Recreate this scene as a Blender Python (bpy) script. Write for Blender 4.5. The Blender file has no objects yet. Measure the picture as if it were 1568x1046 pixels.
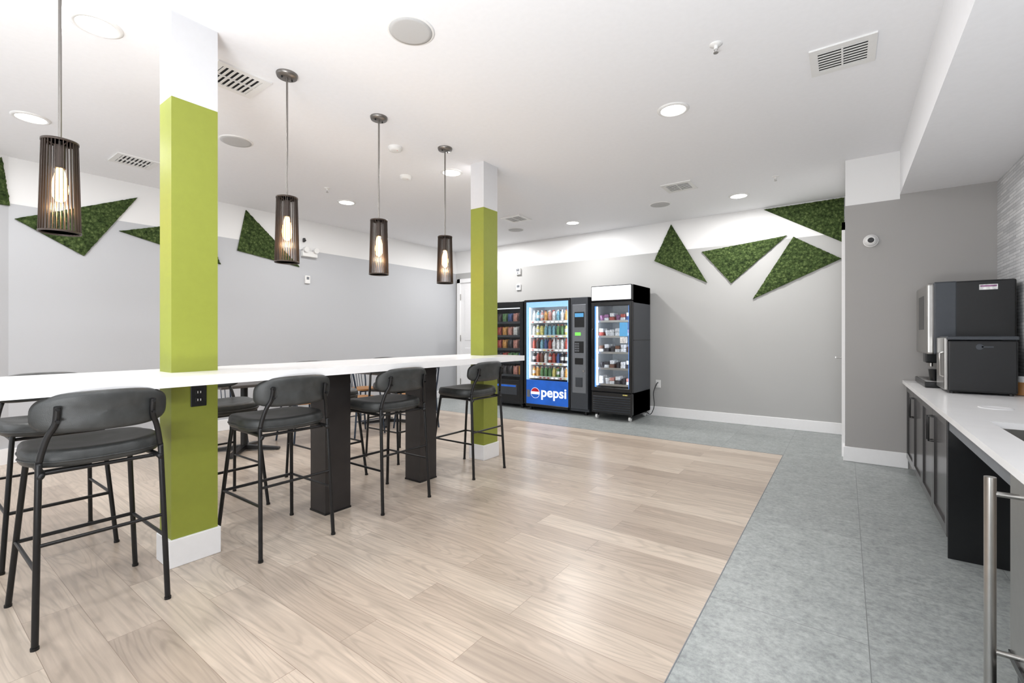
import bpy, bmesh, math, random
from mathutils import Vector, Matrix, noise
random.seed(7)
scene=bpy.context.scene
PI=math.pi

# ---------------------------------------------------------------- materials
def s2l(c):
    return tuple(((v/255)/12.92 if v/255<=0.04045 else ((v/255+0.055)/1.055)**2.4) for v in c)
def new_mat(name):
    m=bpy.data.materials.new(name); m.use_nodes=True
    nt=m.node_tree
    return m,nt,nt.nodes,nt.links,nt.nodes["Principled BSDF"]
def mat(name,rgb,rough=0.5,metal=0.0,emis=0.0,ecol=None,var=0.04,vscale=30,bump=0.0,bscale=200,spec=0.5):
    m,nt,N,L,P=new_mat(name)
    c=s2l(rgb)
    tc=N.new("ShaderNodeTexCoord")
    nz=N.new("ShaderNodeTexNoise"); nz.inputs["Scale"].default_value=vscale
    L.new(tc.outputs["Object"],nz.inputs["Vector"])
    rp=N.new("ShaderNodeValToRGB")
    rp.color_ramp.elements[0].position=0.3; rp.color_ramp.elements[1].position=0.7
    rp.color_ramp.elements[0].color=(*[max(0,v*(1-var)) for v in c],1)
    rp.color_ramp.elements[1].color=(*[min(1,v*(1+var)) for v in c],1)
    L.new(nz.outputs["Fac"],rp.inputs["Fac"]); L.new(rp.outputs["Color"],P.inputs["Base Color"])
    P.inputs["Roughness"].default_value=rough; P.inputs["Metallic"].default_value=metal
    P.inputs["Specular IOR Level"].default_value=spec
    if emis>0:
        P.inputs["Emission Color"].default_value=(*(s2l(ecol) if ecol else c),1)
        P.inputs["Emission Strength"].default_value=emis
    if bump>0:
        n2=N.new("ShaderNodeTexNoise"); n2.inputs["Scale"].default_value=bscale
        L.new(tc.outputs["Object"],n2.inputs["Vector"])
        b=N.new("ShaderNodeBump"); b.inputs["Strength"].default_value=bump; b.inputs["Distance"].default_value=0.002
        L.new(n2.outputs["Fac"],b.inputs["Height"]); L.new(b.outputs["Normal"],P.inputs["Normal"])
    return m
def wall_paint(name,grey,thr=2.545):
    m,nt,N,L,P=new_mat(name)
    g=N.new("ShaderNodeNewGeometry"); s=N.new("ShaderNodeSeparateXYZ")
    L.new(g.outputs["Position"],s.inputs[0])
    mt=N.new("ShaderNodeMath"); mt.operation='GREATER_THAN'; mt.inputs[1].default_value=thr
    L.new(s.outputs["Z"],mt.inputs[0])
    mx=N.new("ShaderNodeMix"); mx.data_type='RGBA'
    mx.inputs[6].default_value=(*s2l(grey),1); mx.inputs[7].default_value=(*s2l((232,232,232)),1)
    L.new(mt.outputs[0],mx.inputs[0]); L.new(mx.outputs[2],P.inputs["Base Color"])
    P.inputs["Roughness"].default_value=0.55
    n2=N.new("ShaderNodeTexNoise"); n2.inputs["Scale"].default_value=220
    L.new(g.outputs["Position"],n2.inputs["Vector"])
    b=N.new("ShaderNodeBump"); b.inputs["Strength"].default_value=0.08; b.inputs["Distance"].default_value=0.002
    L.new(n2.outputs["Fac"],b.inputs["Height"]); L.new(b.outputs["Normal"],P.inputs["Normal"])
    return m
def wood_floor():
    m,nt,N,L,P=new_mat("oak_plank_floor")
    g=N.new("ShaderNodeNewGeometry")
    br=N.new("ShaderNodeTexBrick")
    br.inputs["Scale"].default_value=1; br.inputs["Brick Width"].default_value=1.22; br.inputs["Row Height"].default_value=0.185
    br.inputs["Mortar Size"].default_value=0.0011; br.inputs["Mortar Smooth"].default_value=0.2
    br.inputs["Color1"].default_value=(0,0,0,1); br.inputs["Color2"].default_value=(1,1,1,1); br.inputs["Mortar"].default_value=(0.5,0.5,0.5,1)
    br.offset=0.37; br.offset_frequency=2
    L.new(g.outputs["Position"],br.inputs["Vector"])
    vm=N.new("ShaderNodeVectorMath"); vm.operation='MULTIPLY_ADD'
    L.new(br.outputs["Color"],vm.inputs[0]); vm.inputs[1].default_value=(7.3,3.1,5.7); L.new(g.outputs["Position"],vm.inputs[2])
    mp=N.new("ShaderNodeMapping"); mp.inputs["Scale"].default_value=(2.6,42,1); L.new(vm.outputs[0],mp.inputs["Vector"])
    n1=N.new("ShaderNodeTexNoise"); n1.inputs["Scale"].default_value=1.0; n1.inputs["Detail"].default_value=7; n1.inputs["Distortion"].default_value=0.4
    L.new(mp.outputs[0],n1.inputs["Vector"])
    mp2=N.new("ShaderNodeMapping"); mp2.inputs["Scale"].default_value=(0.7,6,1); L.new(vm.outputs[0],mp2.inputs["Vector"])
    n3=N.new("ShaderNodeTexNoise"); n3.inputs["Scale"].default_value=0.9; n3.inputs["Detail"].default_value=1.2
    L.new(mp2.outputs[0],n3.inputs["Vector"])
    mm=N.new("ShaderNodeMath"); mm.operation='MULTIPLY'; mm.inputs[1].default_value=150; L.new(n3.outputs["Fac"],mm.inputs[0])
    sn=N.new("ShaderNodeMath"); sn.operation='SINE'; L.new(mm.outputs[0],sn.inputs[0])
    sr=N.new("ShaderNodeMapRange"); sr.inputs[1].default_value=0.2; sr.inputs[2].default_value=1; sr.inputs[3].default_value=0; sr.inputs[4].default_value=1
    L.new(sn.outputs[0],sr.inputs[0])
    base=N.new("ShaderNodeValToRGB"); e=base.color_ramp.elements
    e[0].position=0.0; e[0].color=(*s2l((172,157,143)),1); e[1].position=1.0; e[1].color=(*s2l((201,187,172)),1)
    k=base.color_ramp.elements.new(0.45); k.color=(*s2l((189,174,159)),1)
    L.new(br.outputs["Color"],base.inputs["Fac"])
    gr=N.new("ShaderNodeMapRange"); gr.inputs[1].default_value=0.3; gr.inputs[2].default_value=0.7; gr.inputs[3].default_value=0.83; gr.inputs[4].default_value=1.10
    L.new(n1.outputs["Fac"],gr.inputs[0])
    c2=N.new("ShaderNodeMapRange"); c2.inputs[3].default_value=1.0; c2.inputs[4].default_value=0.87
    L.new(sr.outputs[0],c2.inputs[0])
    ml=N.new("ShaderNodeMath"); ml.operation='MULTIPLY'; L.new(gr.outputs[0],ml.inputs[0]); L.new(c2.outputs[0],ml.inputs[1])
    sc=N.new("ShaderNodeVectorMath"); sc.operation='SCALE'; L.new(base.outputs["Color"],sc.inputs[0]); L.new(ml.outputs[0],sc.inputs["Scale"])
    mx=N.new("ShaderNodeMix"); mx.data_type='RGBA'; L.new(br.outputs["Fac"],mx.inputs[0]); L.new(sc.outputs[0],mx.inputs[6]); mx.inputs[7].default_value=(*s2l((142,126,112)),1)
    L.new(mx.outputs[2],P.inputs["Base Color"])
    P.inputs["Roughness"].default_value=0.3
    b=N.new("ShaderNodeBump"); b.inputs["Strength"].default_value=0.10; b.inputs["Distance"].default_value=0.002
    L.new(ml.outputs[0],b.inputs["Height"]); L.new(b.outputs["Normal"],P.inputs["Normal"])
    return m
def tile_floor():
    m,nt,N,L,P=new_mat("grey_stone_tile")
    g=N.new("ShaderNodeNewGeometry")
    mp=N.new("ShaderNodeMapping"); mp.inputs["Rotation"].default_value=(0,0,PI/2); mp.inputs["Location"].default_value=(-1.85,0.527,0)
    L.new(g.outputs["Position"],mp.inputs["Vector"])
    br=N.new("ShaderNodeTexBrick"); br.inputs["Scale"].default_value=1; br.inputs["Brick Width"].default_value=1.2; br.inputs["Row Height"].default_value=0.604
    br.inputs["Mortar Size"].default_value=0.0018; br.offset=0.5
    br.inputs["Color1"].default_value=(0,0,0,1); br.inputs["Color2"].default_value=(1,1,1,1)
    L.new(mp.outputs[0],br.inputs["Vector"])
    n1=N.new("ShaderNodeTexNoise"); n1.inputs["Scale"].default_value=34; n1.inputs["Detail"].default_value=10; n1.inputs["Roughness"].default_value=0.75
    L.new(g.outputs["Position"],n1.inputs["Vector"])
    n2=N.new("ShaderNodeTexNoise"); n2.inputs["Scale"].default_value=9; n2.inputs["Detail"].default_value=4
    L.new(g.outputs["Position"],n2.inputs["Vector"])
    ad=N.new("ShaderNodeMath"); ad.operation='MULTIPLY_ADD'; ad.inputs[1].default_value=0.3; L.new(n2.outputs["Fac"],ad.inputs[0]); L.new(n1.outputs["Fac"],ad.inputs[2])
    rp=N.new("ShaderNodeValToRGB"); e=rp.color_ramp.elements
    e[0].position=0.48; e[0].color=(*s2l((124,129,129)),1); e[1].position=0.82; e[1].color=(*s2l((170,175,174)),1)
    L.new(ad.outputs[0],rp.inputs["Fac"])
    tn=N.new("ShaderNodeMapRange"); tn.inputs[3].default_value=0.93; tn.inputs[4].default_value=1.05; L.new(br.outputs["Color"],tn.inputs[0])
    sc=N.new("ShaderNodeVectorMath"); sc.operation='SCALE'; L.new(rp.outputs["Color"],sc.inputs[0]); L.new(tn.outputs[0],sc.inputs["Scale"])
    mx=N.new("ShaderNodeMix"); mx.data_type='RGBA'; L.new(br.outputs["Fac"],mx.inputs[0]); L.new(sc.outputs[0],mx.inputs[6]); mx.inputs[7].default_value=(*s2l((114,118,118)),1)
    L.new(mx.outputs[2],P.inputs["Base Color"]); P.inputs["Roughness"].default_value=0.38
    return m
def stone_strip():
    m,nt,N,L,P=new_mat("split_face_stone_strips")
    g=N.new("ShaderNodeNewGeometry"); s=N.new("ShaderNodeSeparateXYZ"); L.new(g.outputs["Position"],s.inputs[0])
    cb=N.new("ShaderNodeCombineXYZ"); L.new(s.outputs["Y"],cb.inputs[0]); L.new(s.outputs["Z"],cb.inputs[1])
    br=N.new("ShaderNodeTexBrick"); br.inputs["Scale"].default_value=1; br.inputs["Brick Width"].default_value=0.18; br.inputs["Row Height"].default_value=0.025
    br.inputs["Mortar Size"].default_value=0.0016; br.offset=0.41
    br.inputs["Color1"].default_value=(*s2l((192,194,197)),1); br.inputs["Color2"].default_value=(*s2l((224,225,227)),1); br.inputs["Mortar"].default_value=(*s2l((152,154,157)),1)
    L.new(cb.outputs[0],br.inputs["Vector"]); L.new(br.outputs["Color"],P.inputs["Base Color"])
    P.inputs["Roughness"].default_value=0.6
    b=N.new("ShaderNodeBump"); b.inputs["Strength"].default_value=0.4; b.inputs["Distance"].default_value=0.003
    L.new(br.outputs["Color"],b.inputs["Height"]); L.new(b.outputs["Normal"],P.inputs["Normal"])
    return m
def moss_mat():
    m,nt,N,L,P=new_mat("preserved_moss")
    g=N.new("ShaderNodeNewGeometry")
    n1=N.new("ShaderNodeTexNoise"); n1.inputs["Scale"].default_value=55; n1.inputs["Detail"].default_value=9; n1.inputs["Roughness"].default_value=0.7; L.new(g.outputs["Position"],n1.inputs["Vector"])
    v=N.new("ShaderNodeTexVoronoi"); v.inputs["Scale"].default_value=26; L.new(g.outputs["Position"],v.inputs["Vector"])
    ad=N.new("ShaderNodeMath"); ad.operation='MULTIPLY_ADD'; ad.inputs[1].default_value=-0.35; L.new(v.outputs["Distance"],ad.inputs[0]); L.new(n1.outputs["Fac"],ad.inputs[2])
    rp=N.new("ShaderNodeValToRGB"); e=rp.color_ramp.elements
    e[0].position=0.12; e[0].color=(*s2l((34,44,26)),1); e[1].position=0.6; e[1].color=(*s2l((116,130,82)),1)
    k=e.new(0.36); k.color=(*s2l((68,85,48)),1)
    L.new(ad.outputs[0],rp.inputs["Fac"]); L.new(rp.outputs["Color"],P.inputs["Base Color"]); P.inputs["Roughness"].default_value=0.95
    P.inputs["Specular IOR Level"].default_value=0.1
    b=N.new("ShaderNodeBump"); b.inputs["Strength"].default_value=0.9; b.inputs["Distance"].default_value=0.012
    L.new(ad.outputs[0],b.inputs["Height"]); L.new(b.outputs["Normal"],P.inputs["Normal"])
    return m
def glass_mat():
    m=bpy.data.materials.new("clear_glass"); m.use_nodes=True; nt=m.node_tree; N=nt.nodes; L=nt.links
    N.clear(); o=N.new("ShaderNodeOutputMaterial"); t=N.new("ShaderNodeBsdfTransparent"); t.inputs[0].default_value=(0.97,0.98,0.98,1)
    gl=N.new("ShaderNodeBsdfGlossy"); gl.inputs["Roughness"].default_value=0.03; mx=N.new("ShaderNodeMixShader")
    lw=N.new("ShaderNodeFresnel"); lw.inputs[0].default_value=1.3
    L.new(lw.outputs[0],mx.inputs[0]); L.new(t.outputs[0],mx.inputs[1]); L.new(gl.outputs[0],mx.inputs[2]); L.new(mx.outputs[0],o.inputs[0])
    return m

M={}
M['wall']=wall_paint("wall_paint_two_tone",(175,175,174)); M['wall_l']=wall_paint("wall_paint_light",(186,188,192)); M['wall_d']=wall_paint("wall_paint_mid",(162,160,158)); M['wall_d2']=wall_paint("wall_paint_mid_full",(162,160,158),5.0)  # same grey paint; lit left and shaded front-right tones put into its colour
M['wood']=wood_floor(); M['tile']=tile_floor(); M['stone']=stone_strip(); M['moss']=moss_mat(); M['glass']=glass_mat()
M['white']=mat("ceiling_white",(240,241,244),0.7,bump=0.05,var=0.01)
M['trim']=mat("trim_white",(238,238,239),0.4,var=0.01)
M['green']=mat("olive_green_paint",(140,148,54),0.5,var=0.02,bump=0.05)
M['colwhite']=mat("column_white",(212,212,214),0.55,var=0.01)
M['quartz']=mat("white_quartz",(240,240,241),0.22,var=0.015,vscale=8)
M['blackwood']=mat("dark_laminate",(44,41,41),0.4,var=0.1,vscale=12)
M['blackmetal']=mat("black_metal",(30,30,31),0.38,0.3,var=0.05)
M['leather']=mat("charcoal_leather",(56,58,58),0.42,var=0.2,vscale=22,bump=0.3,bscale=350)
M['steel']=mat("brushed_steel",(178,176,173),0.28,1.0,var=0.03)
M['nickel']=mat("pendant_nickel",(132,128,124),0.35,0.9,var=0.03)
M['bronze']=mat("dark_bronze_slats",(64,54,48),0.4,0.4,var=0.05)
M['bulb']=mat("warm_bulb",(255,215,160),0.3,emis=9,ecol=(255,190,115))
M['led']=mat("led_disc",(255,255,255),0.5,emis=9,ecol=(255,252,248))
M['greydisc']=mat("speaker_grille",(188,188,188),0.7,var=0.05,vscale=400)
M['darkslot']=mat("vent_dark",(46,46,48),0.8)
M['plastic']=mat("white_plastic",(230,230,229),0.4,var=0.01)
M['black']=mat("gloss_black",(22,23,25),0.28,var=0.05)
M['dgrey']=mat("vending_dark_grey",(64,68,74),0.35,0.2)
M['mgrey']=mat("panel_grey",(120,124,130),0.4,0.3)
M['cabinet']=mat("cabinet_charcoal",(60,58,58),0.2,var=0.06,vscale=6)
M['blue']=mat("vending_blue",(26,84,176),0.35,emis=0.45,ecol=(30,90,180),var=0.25,vscale=5)
M['ltblue']=mat("backlit_pale_blue",(150,200,240),0.4,emis=0.5,ecol=(150,200,245))
M['bluestrip']=mat("blue_led_strip",(90,150,250),0.4,emis=1.0,ecol=(90,160,255))
M['whiteglow']=mat("backlit_white",(250,252,255),0.4,emis=0.8,ecol=(235,245,255))
M['striplight']=mat("strip_lamp",(255,255,255),0.4,emis=9,ecol=(248,251,255))
M['interior']=mat("cooler_liner_white",(232,236,240),0.5)
M['red']=mat("logo_red",(205,30,45),0.4)
M['text']=mat("logo_white",(245,248,255),0.4,emis=0.6,ecol=(245,248,255))
M['screen']=mat("green_screen",(120,220,90),0.3,emis=0.6,ecol=(120,220,90))
M['cyan']=mat("cyan_label",(90,160,210),0.3,emis=0.3,ecol=(90,170,220))
M['honey']=mat("honey_wood",(176,124,72),0.45,var=0.15,vscale=10)
M['tablet']=mat("table_top_dark",(70,66,64),0.35)
M['bluechair']=mat("slate_blue_metal",(46,58,74),0.4,0.3)
pal=[(176,76,62),(216,158,84),(228,212,124),(98,142,90),(68,94,150),(232,234,236),(112,74,54),(152,104,144),(126,178,196),(60,56,60),(206,146,134)]
for i,c in enumerate(pal): M['p%d'%i]=mat("pack_colour_%d"%i,c,0.35,var=0.35,vscale=40)

# ---------------------------------------------------------------- builder
class B:
    def __init__(s,name,origin=(0,0,0)):
        s.name=name; s.o=Vector(origin); s.v=[]; s.f=[]; s.m=[]; s.s=[]; s.mats=[]; s.T=None
    def mi(s,k):
        if k not in s.mats: s.mats.append(k)
        return s.mats.index(k)
    def add(s,vs,fs,k,smooth=False,M4=None):
        n=len(s.v); i=s.mi(k)
        for v in vs:
            v=Vector(v)
            if M4 is not None: v=M4@v
            if s.T is not None: v=s.T@v
            s.v.append(v)
        for f in fs:
            s.f.append([a+n for a in f]); s.m.append(i); s.s.append(smooth)
    def box(s,x0,x1,y0,y1,z0,z1,k,M4=None):
        vs=[(x,y,z) for z in (z0,z1) for y in (y0,y1) for x in (x0,x1)]
        s.add(vs,[(0,2,3,1),(4,5,7,6),(0,1,5,4),(2,6,7,3),(0,4,6,2),(1,3,7,5)],k,False,M4)
    def rbox(s,x0,x1,y0,y1,z0,z1,k,r=0.008,seg=2,M4=None):
        bm=bmesh.new(); bmesh.ops.create_cube(bm,size=1)
        for v in bm.verts:
            v.co=Vector(((x0+x1)/2+v.co.x*(x1-x0),(y0+y1)/2+v.co.y*(y1-y0),(z0+z1)/2+v.co.z*(z1-z0)))
        bmesh.ops.bevel(bm,geom=list(bm.edges),offset=r,segments=seg,profile=0.5,affect='EDGES')
        bm.verts.index_update()
        s.add([v.co.copy() for v in bm.verts],[[v.index for v in f.verts] for f in bm.faces],k,False,M4); bm.free()
    def rings(s,rs,k,smooth=True,cap=True,closed=True):
        n=len(rs[0]); vs=[p for r in rs for p in r]; fs=[]
        for j in range(len(rs)-1):
            for i in range(n if closed else n-1):
                a=j*n+i; b=j*n+(i+1)%n; fs.append((a,b,b+n,a+n))
        s.add(vs,fs,k,smooth)
        if cap:
            s.add(rs[0],[list(range(n))[::-1]],k,False); s.add(rs[-1],[list(range(n))],k,False)
    def cyl(s,p0,p1,r0,k,r1=None,n=16,smooth=True):
        p0=Vector(p0); p1=Vector(p1); r1=r0 if r1 is None else r1
        d=(p1-p0).normalized(); u=d.orthogonal().normalized(); w=d.cross(u)
        rs=[]
        for p,r in ((p0,r0),(p1,r1)):
            rs.append([p+(u*math.cos(2*PI*i/n)+w*math.sin(2*PI*i/n))*r for i in range(n)])
        s.rings(rs,k,smooth)
    def lathe(s,c,prof,k,n=20,smooth=True):
        c=Vector(c); s.rings([[c+Vector((r*math.cos(2*PI*i/n),r*math.sin(2*PI*i/n),z)) for i in range(n)] for r,z in prof],k,smooth)
    def tube(s,pts,r,k,n=10,sub=0):
        pts=[Vector(p) for p in pts]
        if sub:
            q=[]
            P=[pts[0]]+pts+[pts[-1]]
            for i in range(1,len(P)-2):
                for j in range(sub):
                    t=j/sub; a,b,c,d=P[i-1],P[i],P[i+1],P[i+2]
                    q.append(0.5*((2*b)+(c-a)*t+(2*a-5*b+4*c-d)*t*t+(3*b-a-3*c+d)*t**3))
            q.append(pts[-1]); pts=q
        rs=[]; u=None
        for i,p in enumerate(pts):
            d=(pts[min(i+1,len(pts)-1)]-pts[max(i-1,0)]).normalized()
            if u is None: u=d.orthogonal().normalized()
            else:
                u=(u-d*u.dot(d)).normalized()
            w=d.cross(u)
            rs.append([p+(u*math.cos(2*PI*j/n)+w*math.sin(2*PI*j/n))*r for j in range(n)])
        s.rings(rs,k,True)
    def mesh(s,me,M4,k):
        s.add([v.co.copy() for v in me.vertices],[list(p.vertices) for p in me.polygons],k,False,M4)
    def make(s):
        me=bpy.data.meshes.new(s.name)
        me.from_pydata([v-s.o for v in s.v],[],s.f)
        for k in s.mats: me.materials.append(M[k])
        me.polygons.foreach_set("material_index",s.m); me.polygons.foreach_set("use_smooth",s.s); me.update()
        bm=bmesh.new(); bm.from_mesh(me); bmesh.ops.recalc_face_normals(bm,faces=list(bm.faces)); bm.to_mesh(me); bm.free()
        o=bpy.data.objects.new(s.name,me); o.location=s.o; scene.collection.objects.link(o); return o
def dup(o,loc,rz=0):
    d=bpy.data.objects.new(o.name.split('.')[0],o.data); d.location=loc; d.rotation_euler=(0,0,rz); scene.collection.objects.link(d); return d
def text_mesh(body,size):
    cu=bpy.data.curves.new("t",'FONT'); cu.body=body; cu.size=size; cu.extrude=0.001; cu.align_x='LEFT'; cu.offset=0.004*size/0.2
    o=bpy.data.objects.new("t",cu); scene.collection.objects.link(o)
    dg=bpy.context.evaluated_depsgraph_get(); me=bpy.data.meshes.new_from_object(o.evaluated_get(dg))
    bpy.data.objects.remove(o); return me

# ---------------------------------------------------------------- room
XL,XR,YB,YN,ZC=-6.63,1.065,7.15,-2.6,3.0
XW,YW=-0.527,5.56     # wood floor limits
YS=5.69               # projecting wall
b=B("floor")
b.box(XL-0.15,XW,YN-0.1,YW,-0.1,0,'wood')
b.box(XW,XR+0.1,YN-0.1,YB+0.1,-0.1,0,'tile')
b.box(XL-0.15,XW,YW,YB+0.1,-0.1,0,'tile')
b.make()
b=B("ceiling"); b.box(XL-0.15,XR+0.1,YN-0.1,YB+0.1,ZC,ZC+0.1,'white'); b.make()
b=B("wall_back"); b.box(XL-0.12,0.0,YB,YB+0.12,0,ZC,'wall'); b.make()
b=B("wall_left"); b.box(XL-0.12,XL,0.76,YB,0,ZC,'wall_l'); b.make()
def slab(name,p,q,th,z0,z1,k):
    p=Vector((*p,0));q=Vector((*q,0)); d=(q-p).normalized(); n=Vector((d.y,-d.x,0))*th
    b=B(name); vs=[]
    for z in (z0,z1):
        for c in (p,q,q+n,p+n): vs.append((c.x,c.y,z))
    b.add(vs,[(0,1,2,3),(4,7,6,5),(0,4,5,1),(1,5,6,2),(2,6,7,3),(3,7,4,0)],k); return b.make()
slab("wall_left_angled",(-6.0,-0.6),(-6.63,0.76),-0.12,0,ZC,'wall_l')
slab("baseboard_left_angled",(-6.0,-0.6),(-6.63,0.76),0.014,0,0.15,'trim')
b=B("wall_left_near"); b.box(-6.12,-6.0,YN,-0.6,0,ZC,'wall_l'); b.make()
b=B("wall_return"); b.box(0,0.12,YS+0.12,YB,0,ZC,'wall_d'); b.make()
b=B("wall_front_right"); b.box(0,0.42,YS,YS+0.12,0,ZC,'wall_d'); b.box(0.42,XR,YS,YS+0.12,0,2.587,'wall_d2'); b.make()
b=B("wall_right"); b.box(XR,XR+0.1,YN,YS+0.12,0,ZC,'stone'); b.make()
b=B("wall_near")
b.box(-6.0,XR,YN-0.12,YN,0,0.5,'wall'); b.box(-6.0,XR,YN-0.12,YN,2.6,ZC,'wall')
for x0,x1 in ((-6.0,-5.2),(-3.3,-2.7),(-0.8,XR)): b.box(x0,x1,YN-0.12,YN,0.5,2.6,'wall')
b.make()
for i,(x0,x1) in enumerate(((-5.2,-3.3),(-2.7,-0.8))):
    b=B("window_%d"%(i+1))
    for a in (x0,(x0+x1)/2-0.02,x1-0.04): b.box(a,a+0.04,YN-0.09,YN-0.03,0.5,2.6,'trim')
    for z in (0.5,2.56): b.box(x0,x1,YN-0.09,YN-0.03,z,z+0.04,'trim')
    b.box(x0+0.04,x1-0.04,YN-0.065,YN-0.06,0.54,2.56,'glass'); b.make()
b=B("ceiling_soffit"); b.box(0.42,XR,YN,YS,2.587,ZC,'white'); b.make()
def bb(name,x0,x1,y0,y1):
    b=B(name); b.rbox(x0,x1,y0,y1,0,0.145,'trim',0.004,1); b.make()
bb("baseboard_back",-5.5,0,YB-0.016,YB); bb("baseboard_left",XL,XL+0.016,0.78,YB)
bb("baseboard_front_right",-0.016,0.48,YS-0.016,YS)
bb("baseboard_return",-0.016,0,YS,5.88)
b=B("trim_floor_strip"); b.box(XW-0.002,XW+0.002,YN,YW+0.002,0,0.0015,'mgrey'); b.box(XL,XW,YW-0.002,YW+0.002,0,0.0015,'mgrey'); b.make()

b=B("door_1")
x0,x1=-6.56,-5.58; yf=YB-0.045
b.box(x0,x0+0.08,yf,YB,0,2.42,'trim'); b.box(x1-0.08,x1,yf,YB,0,2.42,'trim'); b.box(x0,x1,yf,YB,2.34,2.42,'trim')
b.box(x0+0.08,x1-0.08,YB-0.02,YB,0.01,2.34,'trim')
for z in (0.3,1.2,2.05): b.cyl((x0+0.085,YB-0.03,z-0.06),(x0+0.085,YB-0.03,z+0.06),0.012,'steel',n=8)
for z0,z1 in ((0.2,1.0),(1.15,2.2)): b.rbox(x0+0.2,x1-0.2,YB-0.028,YB-0.015,z0,z1,'trim',0.006,1)
b.make()
b=B("door_2")
b.box(-0.03,-0.001,5.86,5.94,0,2.42,'trim'); b.box(-0.03,-0.001,6.9,6.98,0,2.42,'trim'); b.box(-0.03,-0.001,5.86,6.98,2.34,2.42,'trim')
b.box(-0.012,-0.001,5.94,6.9,0.01,2.34,'trim')
b.cyl((-0.012,6.0,1.02),(-0.02,6.0,1.02),0.028,'steel'); b.cyl((-0.02,6.0,1.02),(-0.08,6.0,1.02),0.01,'steel')
b.tube([(-0.08,5.995,1.02),(-0.08,6.12,1.02)],0.009,'steel'); b.make()

# columns
def column(y0,y1):
    x0,x1=-3.105,-2.935
    b=B("column",((x0+x1)/2,(y0+y1)/2,0))
    b.box(x0,x1,y0,y1,0.0,2.54,'green'); b.box(x0,x1,y0,y1,2.54,ZC,'colwhite')
    b.rbox(x0-0.013,x1+0.013,y0-0.013,y1+0.013,0,0.15,'trim',0.003,1)
    return b
b=column(0.931,1.157)
b.rbox(-2.935,-2.927,1.02,1.098,0.855,0.97,'black',0.003,1)
for z in (0.892,0.935):
    b.rbox(-2.929,-2.923,1.042,1.076,z-0.014,z+0.014,'blackmetal',0.002,1)
    b.box(-2.9235,-2.9225,1.05,1.054,z-0.006,z+0.006,'plastic'); b.box(-2.9235,-2.9225,1.064,1.068,z-0.006,z+0.006,'plastic')
b.make(); column(3.57,3.795).make()

# bar counter
b=B("bar_counter",(-2.975,1.2,0))
z0,z1=1.0,1.05; ye=3.835; ys=-1.6
b.box(-2.935,-2.62,ys,ye,z0,z1,'quartz'); b.box(-3.33,-3.105,ys,ye,z0,z1,'quartz')
for ya,yb in ((ys,0.931),(1.157,3.57),(3.795,ye)): b.box(-3.105,-2.935,ya,yb,z0,z1,'quartz')
for ya,yb in ((1.83,2.03),(2.71,2.90),(-0.45,-0.25)):
    b.box(-3.11,-2.925,ya,yb,0,z0,'blackwood'); b.box(-3.2,-2.8,ya-0.06,yb+0.06,z0-0.012,z0,'blackmetal')
    b.box(-3.114,-2.921,ya-0.004,yb+0.004,0,0.012,'blackmetal')
b.box(-3.06,-2.98,ys,0.93,z0-0.03,z0,'blackmetal')
b.box(-3.06,-2.98,1.158,3.569,z0-0.03,z0,'blackmetal')
b.make()

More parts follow.
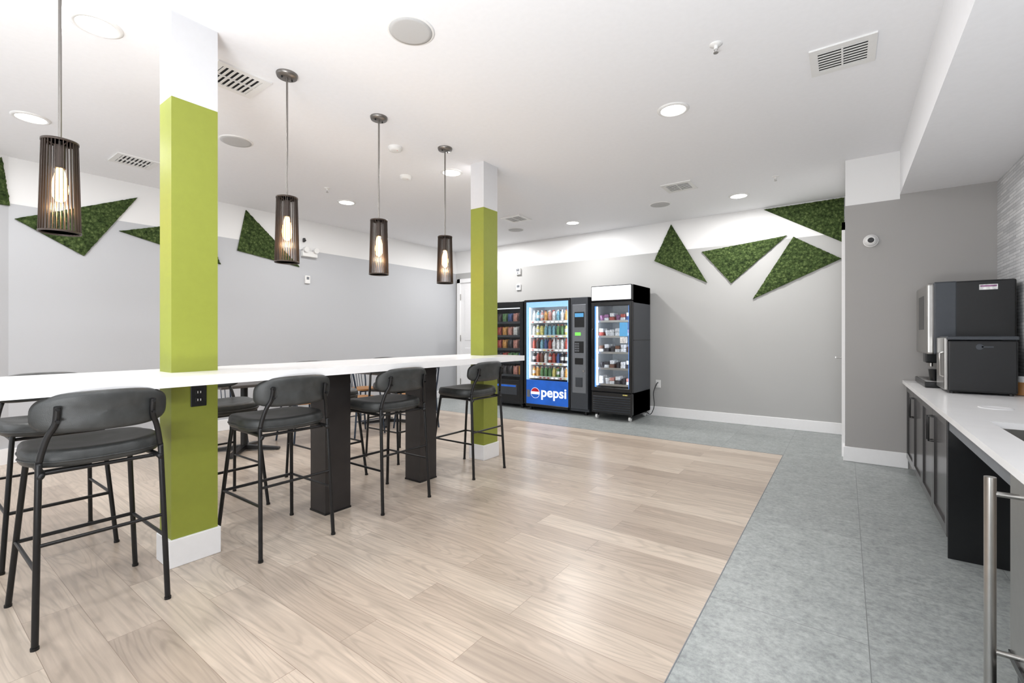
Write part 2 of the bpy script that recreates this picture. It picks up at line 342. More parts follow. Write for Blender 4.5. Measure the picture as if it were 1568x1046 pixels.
# ---------------------------------------------------------------- bar stool
def superel(a,b_,e,n):
    out=[]
    for i in range(n):
        t=2*PI*i/n; c,s_=math.cos(t),math.sin(t)
        out.append((a*math.copysign(abs(c)**(2/e),c),b_*math.copysign(abs(s_)**(2/e),s_)))
    return out
def stool():
    b=B("bar_stool"); n=56
    base=superel(0.225,0.246,3.4,n); rs=[]
    prof=[(0.05,0.690),(0.88,0.690),(0.96,0.694),(1.0,0.708),(1.0,0.733),(0.985,0.752),(0.95,0.763),(0.85,0.766),(0.6,0.757),(0.3,0.752),(0.05,0.751)]
    for sc,z in prof: rs.append([Vector((x*sc-0.01,y*sc*(1-0.06*(x<0)),z+ (0.010*(y/0.246)**2*sc))) for x,y in base])
    b.rings(rs,'leather')
    b.tube([Vector((x*1.003-0.01,y*1.003*(1-0.06*(x<0)),0.718+0.010*(y/0.246)**2)) for x,y in base+[base[0]]],0.004,'leather',6)
    o=superel(0.250,0.088,3.2,n)
    def mp(w,h,d):
        ang=w/0.36; R=0.36
        return Vector((0.275-R*(1-math.cos(ang))*1.0 + d*math.cos(ang)+ (h)*0.14, R*math.sin(ang)+d*math.sin(ang), 0.930+h-(abs(w)/0.25)**2*0.008))
    rs=[]
    for sc,d in [(0.03,-0.018),(0.4,-0.019),(0.75,-0.020),(0.92,-0.018),(0.98,-0.011),(1.0,0),(0.98,0.011),(0.92,0.018),(0.75,0.020),(0.4,0.019),(0.03,0.018)]:
        rs.append([mp(w*sc,h*(sc if sc<0.9 else 1-(1-sc)*2),d) for w,h in o])
    b.rings(rs,'leather')
    r=0.0115
    for sy in (-1,1):
        b.tube([(0.262,sy*0.222,0),(0.225,sy*0.207,0.66),(0.222,sy*0.203,0.74),(0.240,sy*0.185,0.83),(0.262,sy*0.163,0.89),(0.278,sy*0.160,0.96)],r,'blackmetal',10,4)
        b.tube([(-0.255,sy*0.235,0),(-0.175,sy*0.190,0.65),(-0.13,sy*0.185,0.685),(0.20,sy*0.195,0.685),(0.225,sy*0.205,0.67)],r,'blackmetal',10,5)
        b.tube([(0.246,sy*0.215,0.30),(-0.219,sy*0.215,0.30)],0.008,'blackmetal',8)
        b.cyl((0.262,sy*0.222,0),(0.262,sy*0.222,0.012),0.014,'blackmetal',n=10); b.cyl((-0.255,sy*0.235,0),(-0.255,sy*0.235,0.012),0.014,'blackmetal',n=10)
        for z in (0.90,0.95): b.cyl((0.255,sy*0.161,z),(0.292,sy*0.161,z),0.007,'blackmetal',n=8)
    b.tube([(-0.219,-0.215,0.30),(-0.219,0.215,0.30)],0.0095,'blackmetal',8)
    b.tube([(0.240,-0.213,0.40),(0.240,0.213,0.40)],0.008,'blackmetal',8)
    b.tube([(-0.15,-0.187,0.68),(-0.15,0.187,0.68)],0.009,'blackmetal',8); b.tube([(0.19,-0.195,0.68),(0.19,0.195,0.68)],0.009,'blackmetal',8)
    return b.make()
st=stool(); st.location=(-2.872,0.592,0)
for y in (1.465,2.292,3.262): dup(st,(-2.872,y,0))
for y,x in ((0.62,-3.83),(1.47,-3.72),(2.35,-3.74),(3.20,-3.76)): dup(st,(x,y,0),PI)

# ---------------------------------------------------------------- pendants
def pendant():
    b=B("pendant_lamp"); z0,z1=1.737,2.175
    b.lathe((0,0,0),[(0.0675,ZC),(0.0675,ZC-0.006),(0.062,ZC-0.022),(0.02,ZC-0.026)],'nickel',32)
    for a in (-1,1): b.cyl((0,a*0.035,ZC-0.026),(0,a*0.035,ZC-0.034),0.006,'blackmetal',n=8)
    b.cyl((0,0,z1-0.02),(0,0,ZC-0.02),0.0065,'nickel',n=10)
    rt,rb=0.066,0.0765
    b.lathe((0,0,0),[(rt-0.003,z1),(rt+0.002,z1),(rt+0.002,z1-0.010),(rt-0.003,z1-0.010),(rt-0.003,z1)],'bronze',36)
    b.lathe((0,0,0),[(rb-0.004,z0+0.008),(rb+0.001,z0+0.008),(rb+0.001,z0),(rb-0.004,z0),(rb-0.004,z0+0.008)],'bronze',36)
    for k in range(4):
        a=k*PI/2+0.3; b.cyl((0,0,z1-0.03),(math.cos(a)*rt,math.sin(a)*rt,z1-0.008),0.003,'bronze',n=6)
    n=30
    for k in range(n):
        a=2*PI*k/n; c,s=math.cos(a),math.sin(a)
        vs=[]
        for r,z in ((rb,z0+0.004),(rt,z1-0.004)):
            for rr in (r-0.007,r):
                for w in (-0.0012,0.0012): vs.append((c*rr-s*w,s*rr+c*w,z))
        b.add(vs,[(0,1,3,2),(4,6,7,5),(0,4,5,1),(2,3,7,6),(0,2,6,4),(1,5,7,3)],'bronze')
    b.cyl((0,0,z1-0.02),(0,0,z1-0.13),0.021,'bronze',n=16)
    zb=z1-0.13
    b.lathe((0,0,0),[(0.013,zb),(0.018,zb-0.02),(0.027,zb-0.06),(0.031,zb-0.10),(0.027,zb-0.135),(0.015,zb-0.155),(0.003,zb-0.16)],'bulb',20)
    return b.make()
p=pendant(); p.location=(-3.03,0.514,0)
for y in (1.615,2.365,3.118): dup(p,(-3.03,y,0))
def light(name,typ,loc,power,col=(1,1,1),rot=(0,0,0),**kw):
    l=bpy.data.lights.new(name,typ); l.energy=power; l.color=col
    for k,v in kw.items(): setattr(l,k,v)
    o=bpy.data.objects.new(name,l); o.location=loc; o.rotation_euler=rot; scene.collection.objects.link(o); return o
for y in (0.514,1.615,2.365,3.118): light("pendant_bulb_light",'POINT',(-3.03,y,1.86),4.0,(1,0.58,0.26),shadow_soft_size=0.02)

# ---------------------------------------------------------------- ceiling fixtures
b=B("recessed_downlight")
b.lathe((0,0,0),[(0.118,0),(0.118,-0.004),(0.105,-0.010),(0.092,-0.010),(0.092,-0.004)],'plastic',36); b.cyl((0,0,-0.003),(0,0,-0.0065),0.092,'led',n=36)
dl=b.make(); first=True
for x in (-1.08,-3.42,-5.66):
    for y in (-1.7,0.73,3.62,6.33):
        if y==-1.7 and x==-5.66: x=-5.3
        if first: dl.location=(x,y,ZC); first=False
        else: dup(dl,(x,y,ZC))
        pw=16 if y<6 else 28
        if x<-5: pw+=4
        if x>-4 and x<-3 and y<1: pw-=5
        light("downlight",'AREA',(x,y,ZC-0.016),pw,(1,0.985,0.97),shape='DISK',size=0.17)
b=B("ceiling_speaker")
b.lathe((0,0,0),[(0.135,0),(0.135,-0.004),(0.128,-0.007),(0.12,-0.007)],'plastic',40); b.lathe((0,0,0),[(0.122,-0.004),(0.122,-0.008),(0.10,-0.010),(0.02,-0.010)],'greydisc',40)
sp=b.make(); sp.location=(-2.02,1.80,ZC)
for x,y in ((-4.44,1.9),(-2.0,6.13),(-4.41,6.2)): dup(sp,(x,y,ZC))
b=B("ceiling_air_vent"); w=0.168; wi=0.125
for x0,x1,y0,y1 in ((-w,w,-w,-wi),(-w,w,wi,w),(-w,-wi,-wi,wi),(wi,w,-wi,wi)): b.box(x0,x1,y0,y1,-0.010,0,'plastic')
b.box(-wi,wi,-wi,wi,-0.001,0,'darkslot')
for k in range(8):
    y=-wi+0.014+k*0.032
    b.box(-wi,wi,-0.0085,0.0085,-0.0015,0.0015,'plastic',Matrix.Translation((0,y,-0.008))@Matrix.Rotation(0.15,4,'X'))
b.box(-0.005,0.005,-wi,wi,-0.012,-0.004,'plastic')
vt=b.make(); vt.location=(-0.015,3.54,ZC)
for x,y in ((-3.38,1.44),(-5.78,1.52),(-1.58,5.53),(-3.99,5.62)): dup(vt,(x,y,ZC))
b=B("fire_sprinkler"); b.lathe((0,0,0),[(0.036,0),(0.036,-0.004),(0.02,-0.010),(0.012,-0.012),(0.010,-0.03)],'plastic',20)
b.cyl((-0.01,0,-0.03),(-0.004,0,-0.05),0.002,'steel',n=6); b.cyl((0.01,0,-0.03),(0.004,0,-0.05),0.002,'steel',n=6); b.cyl((0,0,-0.05),(0,0,-0.053),0.014,'steel')
s0=b.make(); s0.location=(-0.63,2.96,ZC)
for x,y in ((-0.62,5.79),(-4.98,3.14)): dup(s0,(x,y,ZC))
b=B("smoke_detector"); b.lathe((0,0,0),[(0.065,0),(0.065,-0.012),(0.058,-0.02),(0.055,-0.032),(0.035,-0.038),(0.008,-0.038)],'plastic',28); b.cyl((0.03,0,-0.036),(0.03,0,-0.039),0.004,'red',n=8)
s1=b.make(); s1.location=(-3.39,2.83,ZC); dup(s1,(-3.91,3.41,ZC))

# ---------------------------------------------------------------- moss triangles
def moss(tri,fn,N=56,depth=0.028):
    b=B("moss_wall_panel"); A,Bv,C=[Vector(t) for t in tri]; idx={}; vs=[]
    for i in range(N+1):
        for j in range(N+1-i):
            u,v=i/N,j/N; p=A*(1-u-v)+Bv*u+C*v; edge=min(u,v,1-u-v)
            nn=noise.noise(Vector((p.x*14,p.y*14,0)))*0.5+noise.noise(Vector((p.x*45,p.y*45,3)))*0.5
            d=depth*(0.75+0.25*min(1,edge*12))+nn*0.016
            if edge<1e-6:
                p=p+Vector((noise.noise(Vector((p.x*50,p.y*50,7))),noise.noise(Vector((p.x*50,p.y*50,11)))))*0.006
            idx[(i,j)]=len(vs); vs.append(fn(p.x,p.y,max(0.012,d)))
    fs=[]
    for i in range(N):
        for j in range(N-i):
            fs.append((idx[(i,j)],idx[(i+1,j)],idx[(i,j+1)]))
            if j<N-i-1: fs.append((idx[(i+1,j)],idx[(i+1,j+1)],idx[(i,j+1)]))
    b.add(vs,fs,'moss')
    bd=[(i,0) for i in range(N)]+[(N-i,i) for i in range(N)]+[(0,N-j) for j in range(N)]
    bd=[idx[k] for k in bd]; ring=[vs[k] for k in bd]
    low=[]
    for P0,P1 in ((A,Bv),(Bv,C),(C,A)):
        for i in range(N):
            q=P0*(1-i/N)+P1*(i/N); low.append(fn(q.x,q.y,0.001))
    b.rings([ring,low],'moss',False,False)
    cen=Vector(fn(*((A+Bv+C)/3),0)); b.o=cen; return b.make()
back=lambda a,z,d:(a,YB-d,z)
left=lambda a,z,d:(XL+d,a,z)
for t in ([(-2.16,2.95),(-2.42,2.416),(-1.64,2.026)],[(-1.713,2.484),(-0.633,2.587),(-1.315,1.995)],
          [(-0.558,2.561),(-0.04,2.222),(-1.04,1.758)],[(-0.904,2.975),(-0.012,2.985),(-0.012,2.418)]): moss(t,back)
for t in ([(0.80,2.40),(1.77,2.843),(1.308,2.106)],[(1.604,2.427),(2.437,2.697),(2.641,2.182)],[(2.957,2.96),(2.849,2.393),(3.718,2.277)]): moss(t,left)
dv=Vector((0.63,-1.36,0)).normalized(); nv=Vector((1.36,0.63,0)).normalized()
moss([(0.06,2.97),(0.0,2.52),(0.5,2.48)],lambda a,z,d:(-6.63+dv.x*a+nv.x*d,0.76+dv.y*a+nv.y*d,z),30)

# ---------------------------------------------------------------- wall devices
b=B("fire_alarm_strobe",(-5.01,YB,2.46)); b.rbox(-5.06,-4.96,YB-0.045,YB,2.40,2.52,'plastic',0.006,2); b.rbox(-5.04,-4.98,YB-0.06,YB-0.04,2.47,2.51,'mgrey',0.004,1); b.cyl((-5.01,YB-0.045,2.43),(-5.01,YB-0.05,2.43),0.015,'mgrey'); b.make()
b=B("thermostat",(-5.01,YB,2.166)); b.rbox(-5.06,-4.96,YB-0.03,YB,2.11,2.22,'plastic',0.006,2); b.box(-5.04,-4.98,YB-0.032,YB-0.03,2.16,2.205,'mgrey'); b.make()
b=B("emergency_light",(XL,3.87,2.476)); b.rbox(XL,XL+0.07,3.74,3.98,2.44,2.53,'plastic',0.01,2)
for y in (3.78,3.94): b.cyl((XL+0.05,y,2.55),(XL+0.11,y,2.54),0.035,'plastic',r1=0.04)
b.make()
b=B("wall_sensor",(XL,3.85,2.1)); b.rbox(XL,XL+0.03,3.80,3.88,2.04,2.16,'plastic',0.006,2); b.box(XL+0.03,XL+0.032,3.82,3.86,2.10,2.14,'mgrey'); b.make()
b=B("security_camera",(0.2,YS,2.17))
b.cyl((0.2,YS+0.001,2.17),(0.2,YS-0.025,2.17),0.06,'plastic',n=28)
cy=[(0.055,-0.025),(0.052,-0.045),(0.040,-0.062),(0.03,-0.07)]
b.rings([[Vector((0.2+r*math.cos(2*PI*i/28),YS+y,2.17+r*math.sin(2*PI*i/28))) for i in range(28)] for r,y in cy],'plastic')
b.cyl((0.2,YS-0.066,2.17),(0.2,YS-0.078,2.17),0.028,'black',r1=0.02,n=24); b.make()
b=B("wall_outlet",(-2.36,YB,0.5)); b.rbox(-2.40,-2.32,YB-0.008,YB,0.44,0.56,'plastic',0.003,1)
for z in (0.475,0.525): b.rbox(-2.378,-2.342,YB-0.011,YB-0.007,z-0.016,z+0.016,'plastic',0.003,1)
b.make()
b=B("motion_camera",(XL,3.78,2.7)); b.rbox(XL,XL+0.04,3.77,3.80,2.66,2.72,'black',0.008,2); b.cyl((XL+0.04,3.785,2.68),(XL+0.06,3.785,2.68),0.012,'black'); b.make()

# ---------------------------------------------------------------- vending machines
def bottle(b,x,y,z,r,h,k,cap='p5'):
    c=(x,y,z); b.lathe(c,[(r*0.9,0),(r,0.01),(r,h*0.3)],k,10); b.lathe(c,[(r,h*0.3),(r,h*0.6)],random.choice([k,'p5',k]),10)
    b.lathe(c,[(r,h*0.6),(r*0.45,h*0.85),(r*0.38,h*0.9)],k,10); b.lathe(c,[(r*0.45,h*0.9),(r*0.45,h)],cap,10)
def bag(b,x,y,z,w,h,k):
    rs=[]
    for t in (0,0.06,0.3,0.55,0.8,0.94,1.0):
        th=0.004+0.028*math.sin(PI*min(1,max(0,t)))
        rs.append([Vector((x+w*0.5*math.cos(a)*(1 if abs(t-.5)>.4 else 0.93),y+th*math.sin(a),z+h*t)) for a in [2*PI*i/12 for i in range(12)]])
    b.rings(rs,k)
x0,x1,y0,y1=-4.42,-3.22,6.45,7.09; xc=-3.54
b=B("drink_vending_machine",((x0+x1)/2,(y0+y1)/2,0))
b.box(x0,x0+0.05,y0+0.04,y1,0.06,1.85,'black'); b.box(xc,x1,y0+0.04,y1,0.06,1.85,'dgrey'); b.box(x0,xc,y0+0.04,y1,1.77,1.85,'black')
b.box(x0,xc,y0+0.04,y1,0.06,0.5,'black'); b.box(x0+0.05,xc,y1-0.06,y1,0.5,1.77,'interior')
b.box(x0+0.05,x0+0.06,y0+0.06,y1-0.06,0.5,1.77,'interior'); b.box(xc-0.01,xc,y0+0.06,y1-0.06,0.5,1.77,'interior')
b.box(x0+0.065,x0+0.085,y0+0.05,y0+0.07,0.54,1.74,'striplight'); b.box(xc-0.03,xc-0.012,y0+0.05,y0+0.07,0.54,1.74,'striplight')
b.box(x0+0.09,xc-0.04,y0+0.05,y0+0.07,1.74,1.755,'striplight')
b.rbox(x0,x0+0.045,y0,y0+0.04,0.10,1.85,'black',0.006,1); b.rbox(xc-0.03,xc+0.01,y0,y0+0.04,0.10,1.85,'black',0.006,1)
b.rbox(x0+0.045,xc-0.03,y0,y0+0.04,1.81,1.85,'black',0.006,1); b.rbox(x0+0.03,xc-0.03,y0+0.005,y0+0.04,0.06,0.11,'black',0.006,1)
b.box(x0+0.045,xc-0.03,y0+0.01,y0+0.035,1.72,1.81,'ltblue'); b.box(x0+0.045,x0+0.085,y0+0.01,y0+0.035,0.51,1.72,'ltblue'); b.box(xc-0.045,xc-0.03,y0+0.01,y0+0.035,0.51,1.72,'ltblue')
b.box(x0+0.045,xc-0.03,y0+0.008,y0+0.035,0.11,0.51,'blue')
b.box(x0+0.085,xc-0.045,y0+0.018,y0+0.022,0.51,1.72,'glass'); b.box(x0+0.06,x0+0.12,y0+0.005,y0+0.009,0.22,0.34,'mgrey')
for i,z in enumerate((0.56,0.79,1.02,1.25,1.49)):
    b.box(x0+0.06,xc-0.01,y0+0.10,y1-0.06,z-0.015,z,'interior'); b.box(x0+0.06,xc-0.01,y0+0.09,y0+0.10,z-0.03,z+0.012,'plastic')
    nb=10
    for k in range(nb):
        x=x0+0.12+k*(xc-x0-0.18)/(nb-1)
        c='p%d'%random.choice([[3,2,1,3,5,2],[0,9,5,6,9,4],[5,9,4,5,0,8],[2,1,5,2,8,3],[5,5,2,1,8,10]][i])
        for q in range(2): bottle(b,x,y0+0.145+q*0.09,z,0.030,0.185 if i else 0.17,c,random.choice(['p5','p0','p9','p5']))
        b.box(x-0.02,x+0.02,y0+0.087,y0+0.09,z-0.024,z-0.004,random.choice(['text','text','p2','p0']))
cx,cz=x0+0.225,0.295; R=0.088
def seg(r,lo,hi,k,yy):
    a0,a1=math.asin(lo/r),math.asin(hi/r); A=[a0+(a1-a0)*i/12 for i in range(13)]
    pts=[(cx+r*math.cos(a),yy,cz+r*math.sin(a)) for a in A]+[(cx-r*math.cos(a),yy,cz+r*math.sin(a)) for a in A[::-1]]
    b.add(pts,[list(range(len(pts)))],k)
seg(R,-R,R,'text',y0+0.006); r2=R*0.93; seg(r2,0.022,r2,'red',y0+0.004); seg(r2,-r2,-0.022,'blue',y0+0.004)
tm=text_mesh("pepsi",0.22); wx=max(v.co.x for v in tm.vertices)
b.mesh(tm,Matrix.Translation((x0+0.335,y0+0.006,0.245))@Matrix.Rotation(PI/2,4,'X')@Matrix.Diagonal((0.48/wx,1,1,1)),'text')
b.rbox(xc+0.015,x1,y0,y0+0.045,0.10,1.85,'dgrey',0.006,1); b.rbox(xc+0.05,x1-0.03,y0-0.008,y0+0.01,0.35,1.74,'mgrey',0.006,1)
b.rbox(xc+0.09,x1-0.06,y0-0.014,y0-0.006,1.38,1.62,'black',0.004,1); b.box(xc+0.10,x1-0.07,y0-0.016,y0-0.013,1.54,1.60,'cyan')
b.box(xc+0.10,x1-0.12,y0-0.012,y0-0.007,1.25,1.30,'screen'); b.rbox(xc+0.09,x1-0.07,y0-0.014,y0-0.006,0.98,1.16,'black',0.003,1)
for i in range(3):
    for j in range(4): b.box(xc+0.102+i*0.026,xc+0.12+i*0.026,y0-0.017,y0-0.013,1.0+j*0.037,1.025+j*0.037,'mgrey')
b.rbox(xc+0.10,x1-0.08,y0-0.02,y0-0.006,0.80,0.90,'black',0.004,1); b.rbox(xc+0.11,x1-0.09,y0-0.02,y0-0.006,0.45,0.60,'dgrey',0.004,1)
b.cyl((xc+0.25,y0-0.02,0.7),(xc+0.25,y0-0.006,0.7),0.015,'steel')
for x in (x0+0.08,x1-0.08):
    for y in (y0+0.1,y1-0.1): b.cyl((x,y,0),(x,y,0.06),0.025,'blackmetal')
b.make()
x0,x1,y0,y1=-3.11,-2.47,6.34,7.09
b=B("glass_door_cooler",((x0+x1)/2,(y0+y1)/2,0))
b.box(x0,x0+0.03,y0+0.06,y1,0.09,1.99,'dgrey'); b.box(x1-0.03,x1,y0+0.06,y1,0.09,1.99,'dgrey'); b.box(x0,x1,y0+0.06,y1,1.73,1.99,'dgrey')
b.box(x0,x1,y0+0.06,y1,0.09,0.42,'dgrey'); b.box(x0+0.03,x1-0.03,y1-0.05,y1,0.42,1.73,'interior')
b.box(x0+0.03,x0+0.04,y0+0.08,y1-0.05,0.42,1.73,'interior'); b.box(x1-0.04,x1-0.03,y0+0.08,y1-0.05,0.42,1.73,'interior')
b.rbox(x0+0.002,x1-0.002,y0-0.01,y0+0.06,1.76,1.99,'black',0.008,2); b.rbox(x0+0.012,x1-0.012,y0-0.016,y0,1.775,1.978,'whiteglow',0.006,2)
b.rbox(x0,x0+0.05,y0,y0+0.055,0.42,1.75,'black',0.006,1); b.rbox(x1-0.05,x1,y0,y0+0.055,0.42,1.75,'black',0.006,1)
b.rbox(x0+0.04,x1-0.04,y0,y0+0.055,1.69,1.75,'black',0.006,1); b.rbox(x0+0.04,x1-0.04,y0,y0+0.055,0.42,0.48,'black',0.006,1)
b.box(x0+0.05,x0+0.060,y0+0.02,y0+0.05,0.48,1.69,'bluestrip'); b.box(x1-0.060,x1-0.05,y0+0.02,y0+0.05,0.48,1.69,'bluestrip')
b.box(x0+0.062,x1-0.062,y0+0.022,y0+0.026,0.48,1.69,'glass')
b.box(x0+0.05,x0+0.065,y0+0.075,y0+0.09,0.5,1.68,'striplight'); b.box(x1-0.065,x1-0.05,y0+0.075,y0+0.09,0.5,1.68,'striplight')
b.tube([(x0+0.03,y0,1.35),(x0+0.03,y0-0.035,1.33),(x0+0.03,y0-0.035,0.92),(x0+0.03,y0,0.90)],0.009,'blackmetal')
for i,z in enumerate((0.52,0.76,1.00,1.24,1.47)):
    b.box(x0+0.04,x1-0.04,y0+0.10,y1-0.05,z-0.012,z,'interior'); b.box(x0+0.04,x1-0.04,y0+0.09,y0+0.10,z-0.022,z+0.01,'steel')
    for k in range(6):
        x=x0+0.105+k*(x1-x0-0.21)/5; c='p%d'%random.choice([[5,9,10],[5,6,9],[6,5,9],[5,10,0],[0,4,7]][i])
        for q in (0,0.13):
            if (k+i)%3==0: b.rbox(x-0.036,x+0.036,y0+0.12+q,y0+0.22+q,z,z+0.06,c,0.006,1); b.rbox(x-0.034,x+0.034,y0+0.125+q,y0+0.215+q,z+0.062,z+0.12,'p5',0.006,1)
            elif (k+i)%3==1: b.lathe((x,y0+0.17+q,z),[(0.028,0),(0.037,0.07),(0.039,0.075),(0.039,0.085),(0.02,0.092)],c,14)
            else: b.rbox(x-0.036,x+0.036,y0+0.12+q,y0+0.22+q,z,z+0.05,'p5',0.006,1); b.rbox(x-0.034,x+0.034,y0+0.12+q,y0+0.22+q,z+0.052,z+0.10,c,0.006,1)
b.rbox(x1-0.19,x1-0.07,y0-0.004,y0+0.022,1.24,1.44,'cyan',0.004,1); b.rbox(x1-0.18,x1-0.08,y0-0.005,y0+0.022,1.14,1.23,'p5',0.004,1)
b.rbox(x0,x1,y0+0.01,y0+0.06,0.10,0.41,'black',0.006,1)
for k in range(7): b.box(x0+0.03,x1-0.03,-0.010,0.010,-0.004,0.004,'dgrey',Matrix.Translation((0,y0+0.005,0.14+k*0.034))@Matrix.Rotation(0.6,4,'X'))
b.box(x1-0.14,x1-0.07,y0-0.003,y0+0.012,0.38,0.395,'p2')
for x in (x0+0.06,x1-0.06):
    for y in (y0+0.08,y1-0.08): b.cyl((x-0.015,y,0.035),(x+0.015,y,0.035),0.035,'plastic',n=18); b.box(x-0.02,x+0.02,y-0.02,y+0.02,0.05,0.1,'blackmetal')
b.box(x1,x1+0.004,y0+0.06,y1,1.18,1.19,'black')
b.tube([(-2.36,YB-0.012,0.52),(-2.37,YB-0.06,0.50),(-2.40,y1-0.05,0.36),(-2.37,y1-0.10,0.18),(-2.43,y1-0.1,0.04),(-2.52,y1-0.1,0.10)],0.006,'blackmetal',8,5)
b.make()
x0,x1,y0,y1=-5.37,-4.47,6.50,7.09
b=B("snack_vending_machine",((x0+x1)/2,(y0+y1)/2,0)); xw=x1-0.07
b.box(x0,x0+0.22,y0+0.03,y1,0.06,1.84,'black'); b.box(x1-0.04,x1,y0+0.03,y1,0.06,1.84,'black'); b.box(x0,x1,y0+0.03,y1,1.75,1.84,'black'); b.box(x0,x1,y0+0.03,y1,0.06,0.48,'black')
b.box(x0+0.22,x1-0.04,y1-0.05,y1,0.48,1.75,'dgrey'); b.rbox(x0,x0+0.24,y0,y0+0.035,0.08,1.84,'black',0.006,1); b.rbox(xw,x1,y0,y0+0.035,0.08,1.84,'black',0.006,1)
b.rbox(x0+0.24,xw,y0,y0+0.035,1.76,1.84,'black',0.006,1); b.rbox(x0+0.24,xw,y0,y0+0.035,0.08,0.48,'black',0.006,1)
b.rbox(x0+0.32,xw-0.06,y0-0.008,y0+0.01,0.22,0.40,'dgrey',0.006,1); b.box(x0+0.34,xw-0.08,y0-0.010,y0-0.007,0.36,0.39,'blue')
b.box(x0+0.24,xw,y0+0.012,y0+0.016,0.48,1.76,'glass'); b.box(xw-0.008,xw,y0+0.04,y0+0.055,0.52,1.74,'whiteglow'); b.box(x0+0.26,xw-0.02,y0+0.04,y0+0.06,1.72,1.735,'whiteglow')
for i,z in enumerate((0.56,0.79,1.02,1.25,1.49)):
    b.box(x0+0.22,x1-0.04,y0+0.08,y1-0.05,z-0.02,z,'black'); b.box(x0+0.22,x1-0.04,y0+0.075,y0+0.08,z-0.03,z+0.01,'dgrey')
    for k in range(5):
        c='p%d'%random.choice([0,1,2,3,4,5,6,10,9]); bag(b,x0+0.30+k*0.118,y0+0.12,z,0.095,0.15,c); bag(b,x0+0.30+k*0.118,y0+0.2,z,0.095,0.16,c)
b.rbox(x0+0.05,x0+0.19,y0-0.008,y0+0.01,1.0,1.5,'mgrey',0.006,1); b.box(x0+0.07,x0+0.17,y0-0.012,y0-0.007,1.38,1.46,'screen')
for x in (x0+0.08,x1-0.08):
    for y in (y0+0.1,y1-0.1): b.cyl((x,y,0),(x,y,0.06),0.025,'blackmetal')
b.make()

# ---------------------------------------------------------------- kitchenette
XE=0.437; ZT=0.83; XK=XR-0.002; YK=YS-0.018
b=B("kitchen_counter",(0.75,3.5,0))
za=ZT-0.03; ya,yb=0.9,YS-0.002
sx0,sx1,sy0,sy1=0.575,0.93,2.62,3.2
b.box(XE,sx0,ya,yb,za,ZT,'quartz'); b.box(sx1,XK,ya,yb,za,ZT,'quartz'); b.box(sx0,sx1,ya,sy0,za,ZT,'quartz'); b.box(sx0,sx1,sy1,yb,za,ZT,'quartz')
t=0.004; zb=ZT-0.2
b.box(sx0-0.01,sx1+0.01,sy0-0.01,sy1+0.01,zb-t,zb,'steel'); b.box(sx0-0.01,sx0,sy0-0.01,sy1+0.01,zb,za,'steel'); b.box(sx1,sx1+0.01,sy0-0.01,sy1+0.01,zb,za,'steel')
b.box(sx0-0.01,sx1+0.01,sy0-0.01,sy0,zb,za,'steel'); b.box(sx0-0.01,sx1+0.01,sy1,sy1+0.01,zb,za,'steel'); b.cyl((0.75,2.9,zb),(0.75,2.9,zb+0.003),0.045,'dgrey',n=24)
b.box(XE+0.035,XE+0.055,2.33,3.54,ZT-0.11,za,'mgrey')
cx0=0.487; cy0=3.55
b.box(cx0,XK,cy0,YK,0.10,za,'cabinet'); b.box(cx0+0.05,XK,cy0+0.02,YK,0,0.10,'blackmetal'); b.box(cx0-0.02,XK,cy0-0.02,cy0,0.0,za,'black')
nd=4; w=(YK-cy0-0.01)/nd
for i in range(nd):
    a=cy0+0.005+i*w+0.003; c=cy0+0.005+(i+1)*w-0.003; f=0.055
    b.box(cx0-0.012,cx0,a,c,0.11,za-0.012,'cabinet')
    for q in ((a,a+f,0.11,za-0.012),(c-f,c,0.11,za-0.012),(a+f,c-f,0.11,0.11+f),(a+f,c-f,za-0.012-f,za-0.012)): b.box(cx0-0.022,cx0-0.012,q[0],q[1],q[2],q[3],'cabinet')
    hy=(c-0.03) if i%2==0 else (a+0.03)
    b.tube([(cx0-0.022,hy,0.56),(cx0-0.045,hy,0.56),(cx0-0.045,hy,0.72),(cx0-0.022,hy,0.72)],0.005,'blackmetal',8)
b.box(cx0,XK,0.95,1.6,0.0,za,'cabinet')
b.lathe((0.707,3.81,ZT),[(0.075,-0.001),(0.075,0.002),(0.062,0.003),(0.058,0.001),(0.02,0.0005)],'colwhite',32)
b.make()
b=B("undercounter_refrigerator",(0.76,1.97,0))
b.box(0.50,1.05,1.64,2.31,0.02,za-0.005,'steel'); b.rbox(0.462,0.498,1.645,2.305,0.12,za-0.012,'steel',0.006,2); b.rbox(0.48,0.50,1.645,2.305,0.0,0.11,'black',0.004,1)
b.cyl((0.395,2.20,0.06),(0.395,2.20,0.775),0.0155,'steel',n=20)
for z in (0.19,0.72): b.cyl((0.395,2.20,z),(0.465,2.20,z),0.009,'steel',n=12)
b.box(0.455,0.4625,1.66,2.29,0.145,0.17,'black'); b.make()

b=B("coffee_machine",(0.8,5.27,ZT+0.003)); Z=ZT+0.003
x0,x1,y0,y1=0.53,1.03,4.95,5.62
b.rbox(x0+0.14,x1,y0,y1,Z,1.675,'black',0.012,2)
b.rbox(x0+0.04,x0+0.18,y0-0.002,y1+0.002,1.10,1.677,'dgrey',0.012,2)
b.rbox(x0,x0+0.05,y0+0.004,y1-0.004,1.10,1.668,'steel',0.016,3)
b.rbox(x0-0.01,x0+0.2,y0+0.02,y1-0.02,Z,Z+0.045,'black',0.006,2)
for k in range(9): b.box(x0,x0+0.14,y0+0.06+k*0.06,y0+0.08+k*0.06,Z+0.045,Z+0.05,'steel')
b.rbox(x0+0.02,x0+0.12,5.20,5.36,1.02,1.11,'black',0.01,2); b.cyl((x0+0.06,5.25,0.99),(x0+0.06,5.25,1.03),0.012,'steel'); b.cyl((x0+0.06,5.31,0.99),(x0+0.06,5.31,1.03),0.012,'steel')
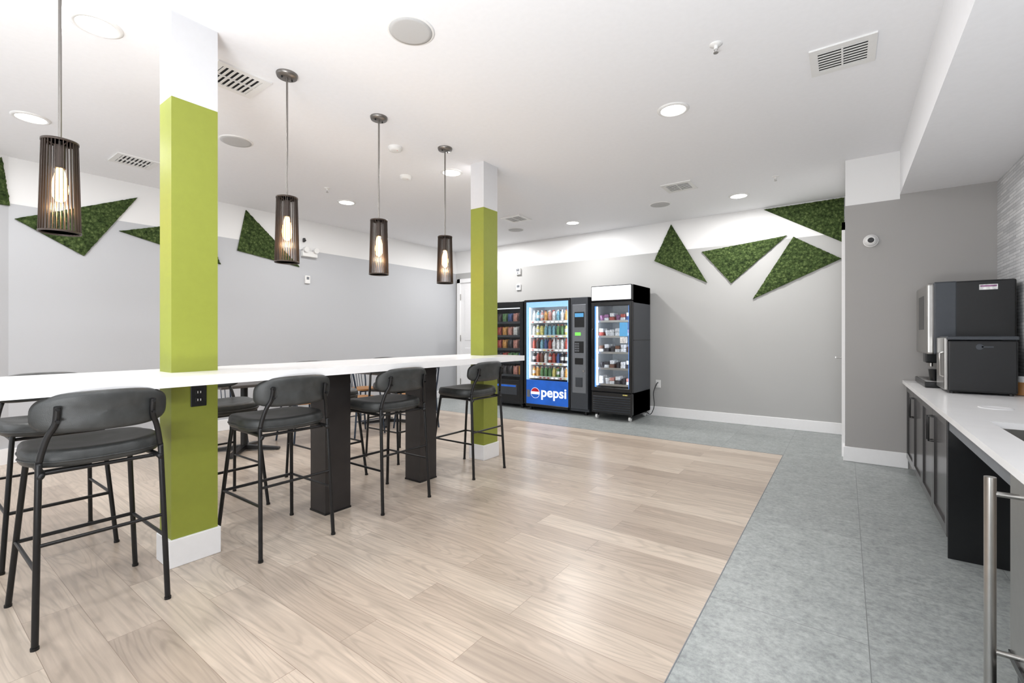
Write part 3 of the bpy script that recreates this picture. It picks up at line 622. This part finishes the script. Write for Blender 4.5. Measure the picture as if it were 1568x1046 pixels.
b.box(x0-0.002,x0+0.002,5.12,5.42,1.3,1.58,'black'); b.lathe((x0+0.06,5.08,Z+0.05),[(0.028,0),(0.038,0.09),(0.04,0.092),(0.034,0.092),(0.03,0.08)],'black',20)
b.box(0.83,0.93,y0-0.004,y0,1.60,1.64,'p5'); b.box(0.835,0.925,y0-0.005,y0-0.003,1.622,1.634,'p7')
b.make()
b=B("milk_cooler",(0.77,4.75,Z))
b.rbox(0.605,0.96,4.58,4.93,Z+0.012,1.215,'black',0.012,2); b.rbox(0.6,0.965,4.575,4.935,1.219,1.245,'dgrey',0.008,2); b.rbox(0.585,0.607,4.583,4.927,Z+0.02,1.235,'steel',0.008,2)
b.cyl((0.77,4.581,1.17),(0.77,4.576,1.17),0.02,'dgrey',n=20); b.box(0.78,0.84,4.576,4.581,1.165,1.175,'dgrey')
for x in (0.63,0.93):
    for y in (4.61,4.9): b.cyl((x,y,Z),(x,y,Z+0.015),0.015,'blackmetal',n=10)
b.tube([(0.585,4.61,0.95),(0.565,4.61,0.96),(0.565,4.61,1.12),(0.585,4.61,1.13)],0.006,'steel',8); b.make()
b=B("stirrer_holder",(1.012,4.72,Z))
b.lathe((1.012,4.72,Z),[(0.038,0),(0.04,0.02),(0.04,0.09),(0.036,0.09),(0.034,0.02)],'honey',24); b.lathe((1.012,4.72,Z+0.02),[(0.032,0),(0.034,0.10),(0.036,0.103),(0.036,0.11),(0.01,0.112)],'p5',24); b.make()

# ---------------------------------------------------------------- tables and chairs behind the bar
def table():
    b=B("cafe_table")
    b.rbox(-0.38,0.38,-0.38,0.38,0.72,0.75,'tablet',0.006,2); b.cyl((0,0,0.04),(0,0,0.72),0.035,'blackmetal',n=18); b.box(-0.2,0.2,-0.02,0.02,0.70,0.72,'blackmetal'); b.box(-0.02,0.02,-0.2,0.2,0.70,0.72,'blackmetal')
    for a in range(4):
        R=Matrix.Rotation(PI/4+a*PI/2,4,'Z')
        b.add([(0,-0.03,0.02),(0.36,-0.03,0.005),(0.36,0.03,0.005),(0,0.03,0.02),(0,-0.03,0.07),(0.36,-0.03,0.025),(0.36,0.03,0.025),(0,0.03,0.07)],[(0,3,2,1),(4,5,6,7),(0,1,5,4),(1,2,6,5),(2,3,7,6),(3,0,4,7)],'blackmetal',False,R)
        b.cyl(R@Vector((0.34,0,0)),R@Vector((0.34,0,0.008)),0.02,'blackmetal',n=10)
    return b.make()
def chair():
    b=B("dining_chair"); n=32
    o=superel(0.21,0.215,3.4,n)
    b.rings([[Vector((x*s_,y*s_,z)) for x,y in o] for s_,z in ((0.05,0.445),(0.96,0.445),(1,0.452),(1,0.462),(0.96,0.468),(0.6,0.463),(0.05,0.462))],'honey')
    for sy in (-1,1):
        b.tube([(0.23,sy*0.2,0),(0.19,sy*0.185,0.44),(0.215,sy*0.19,0.65),(0.25,sy*0.18,0.82)],0.011,'bluechair',8,4); b.tube([(-0.22,sy*0.2,0),(-0.17,sy*0.17,0.445)],0.011,'bluechair',8)
        b.tube([(0.21,sy*0.19,0.2),(-0.2,sy*0.19,0.2)],0.007,'bluechair',8)
    b.tube([(0.25,-0.18,0.82),(0.275,-0.09,0.83),(0.28,0,0.832),(0.275,0.09,0.83),(0.25,0.18,0.82)],0.013,'bluechair',8,4)
    for k in range(7):
        y=-0.135+k*0.045; b.cyl((0.19,y*0.95,0.46),(0.275-abs(y)*0.08,y,0.825),0.005,'bluechair',n=6)
    b.tube([(0.19,-0.18,0.44),(0.19,0.18,0.44)],0.009,'bluechair',8); b.tube([(-0.17,-0.17,0.435),(-0.17,0.17,0.435)],0.009,'bluechair',8)
    return b.make()
t=table(); t.location=(-5.3,2.35,0); dup(t,(-5.3,4.3,0))
c=chair(); c.location=(-4.72,4.3,0)
for x,y,r in ((-5.3,3.02,PI/2),(-5.88,4.3,PI),(-5.88,2.35,PI),(-5.0,3.62,-PI/2)): dup(c,(x,y,0),r)

# ---------------------------------------------------------------- light
light("window_daylight",'AREA',(-3.0,YN+0.12,1.6),55,(0.94,0.97,1.0),rot=(math.radians(90),0,0),shape='RECTANGLE',size=5.0,size_y=2.0)  # added fill lamp behind the camera, brightens the room
light("bounce_flash",'AREA',(-0.7,-0.9,0.6),125,(0.95,0.975,1),rot=(math.radians(172),0,math.radians(10)),shape='DISK',size=1.2)  # added unseen lamp aimed upward to brighten the ceiling
w=bpy.data.worlds.new("World"); scene.world=w; w.use_nodes=True
w.node_tree.nodes["Background"].inputs[0].default_value=(0.85,0.92,1,1); w.node_tree.nodes["Background"].inputs[1].default_value=1.5
scene.view_settings.view_transform='Standard'; scene.view_settings.exposure=0.1

# ---------------------------------------------------------------- camera
cd=bpy.data.cameras.new("camera"); cam=bpy.data.objects.new("camera",cd); scene.collection.objects.link(cam)
cd.sensor_width=36; cd.lens=36*705/1568; cd.shift_y=-9/1568; cd.clip_start=0.05
cam.location=(0,0,1.25); cam.rotation_euler=(PI/2,0,math.radians(35.9)); scene.camera=cam
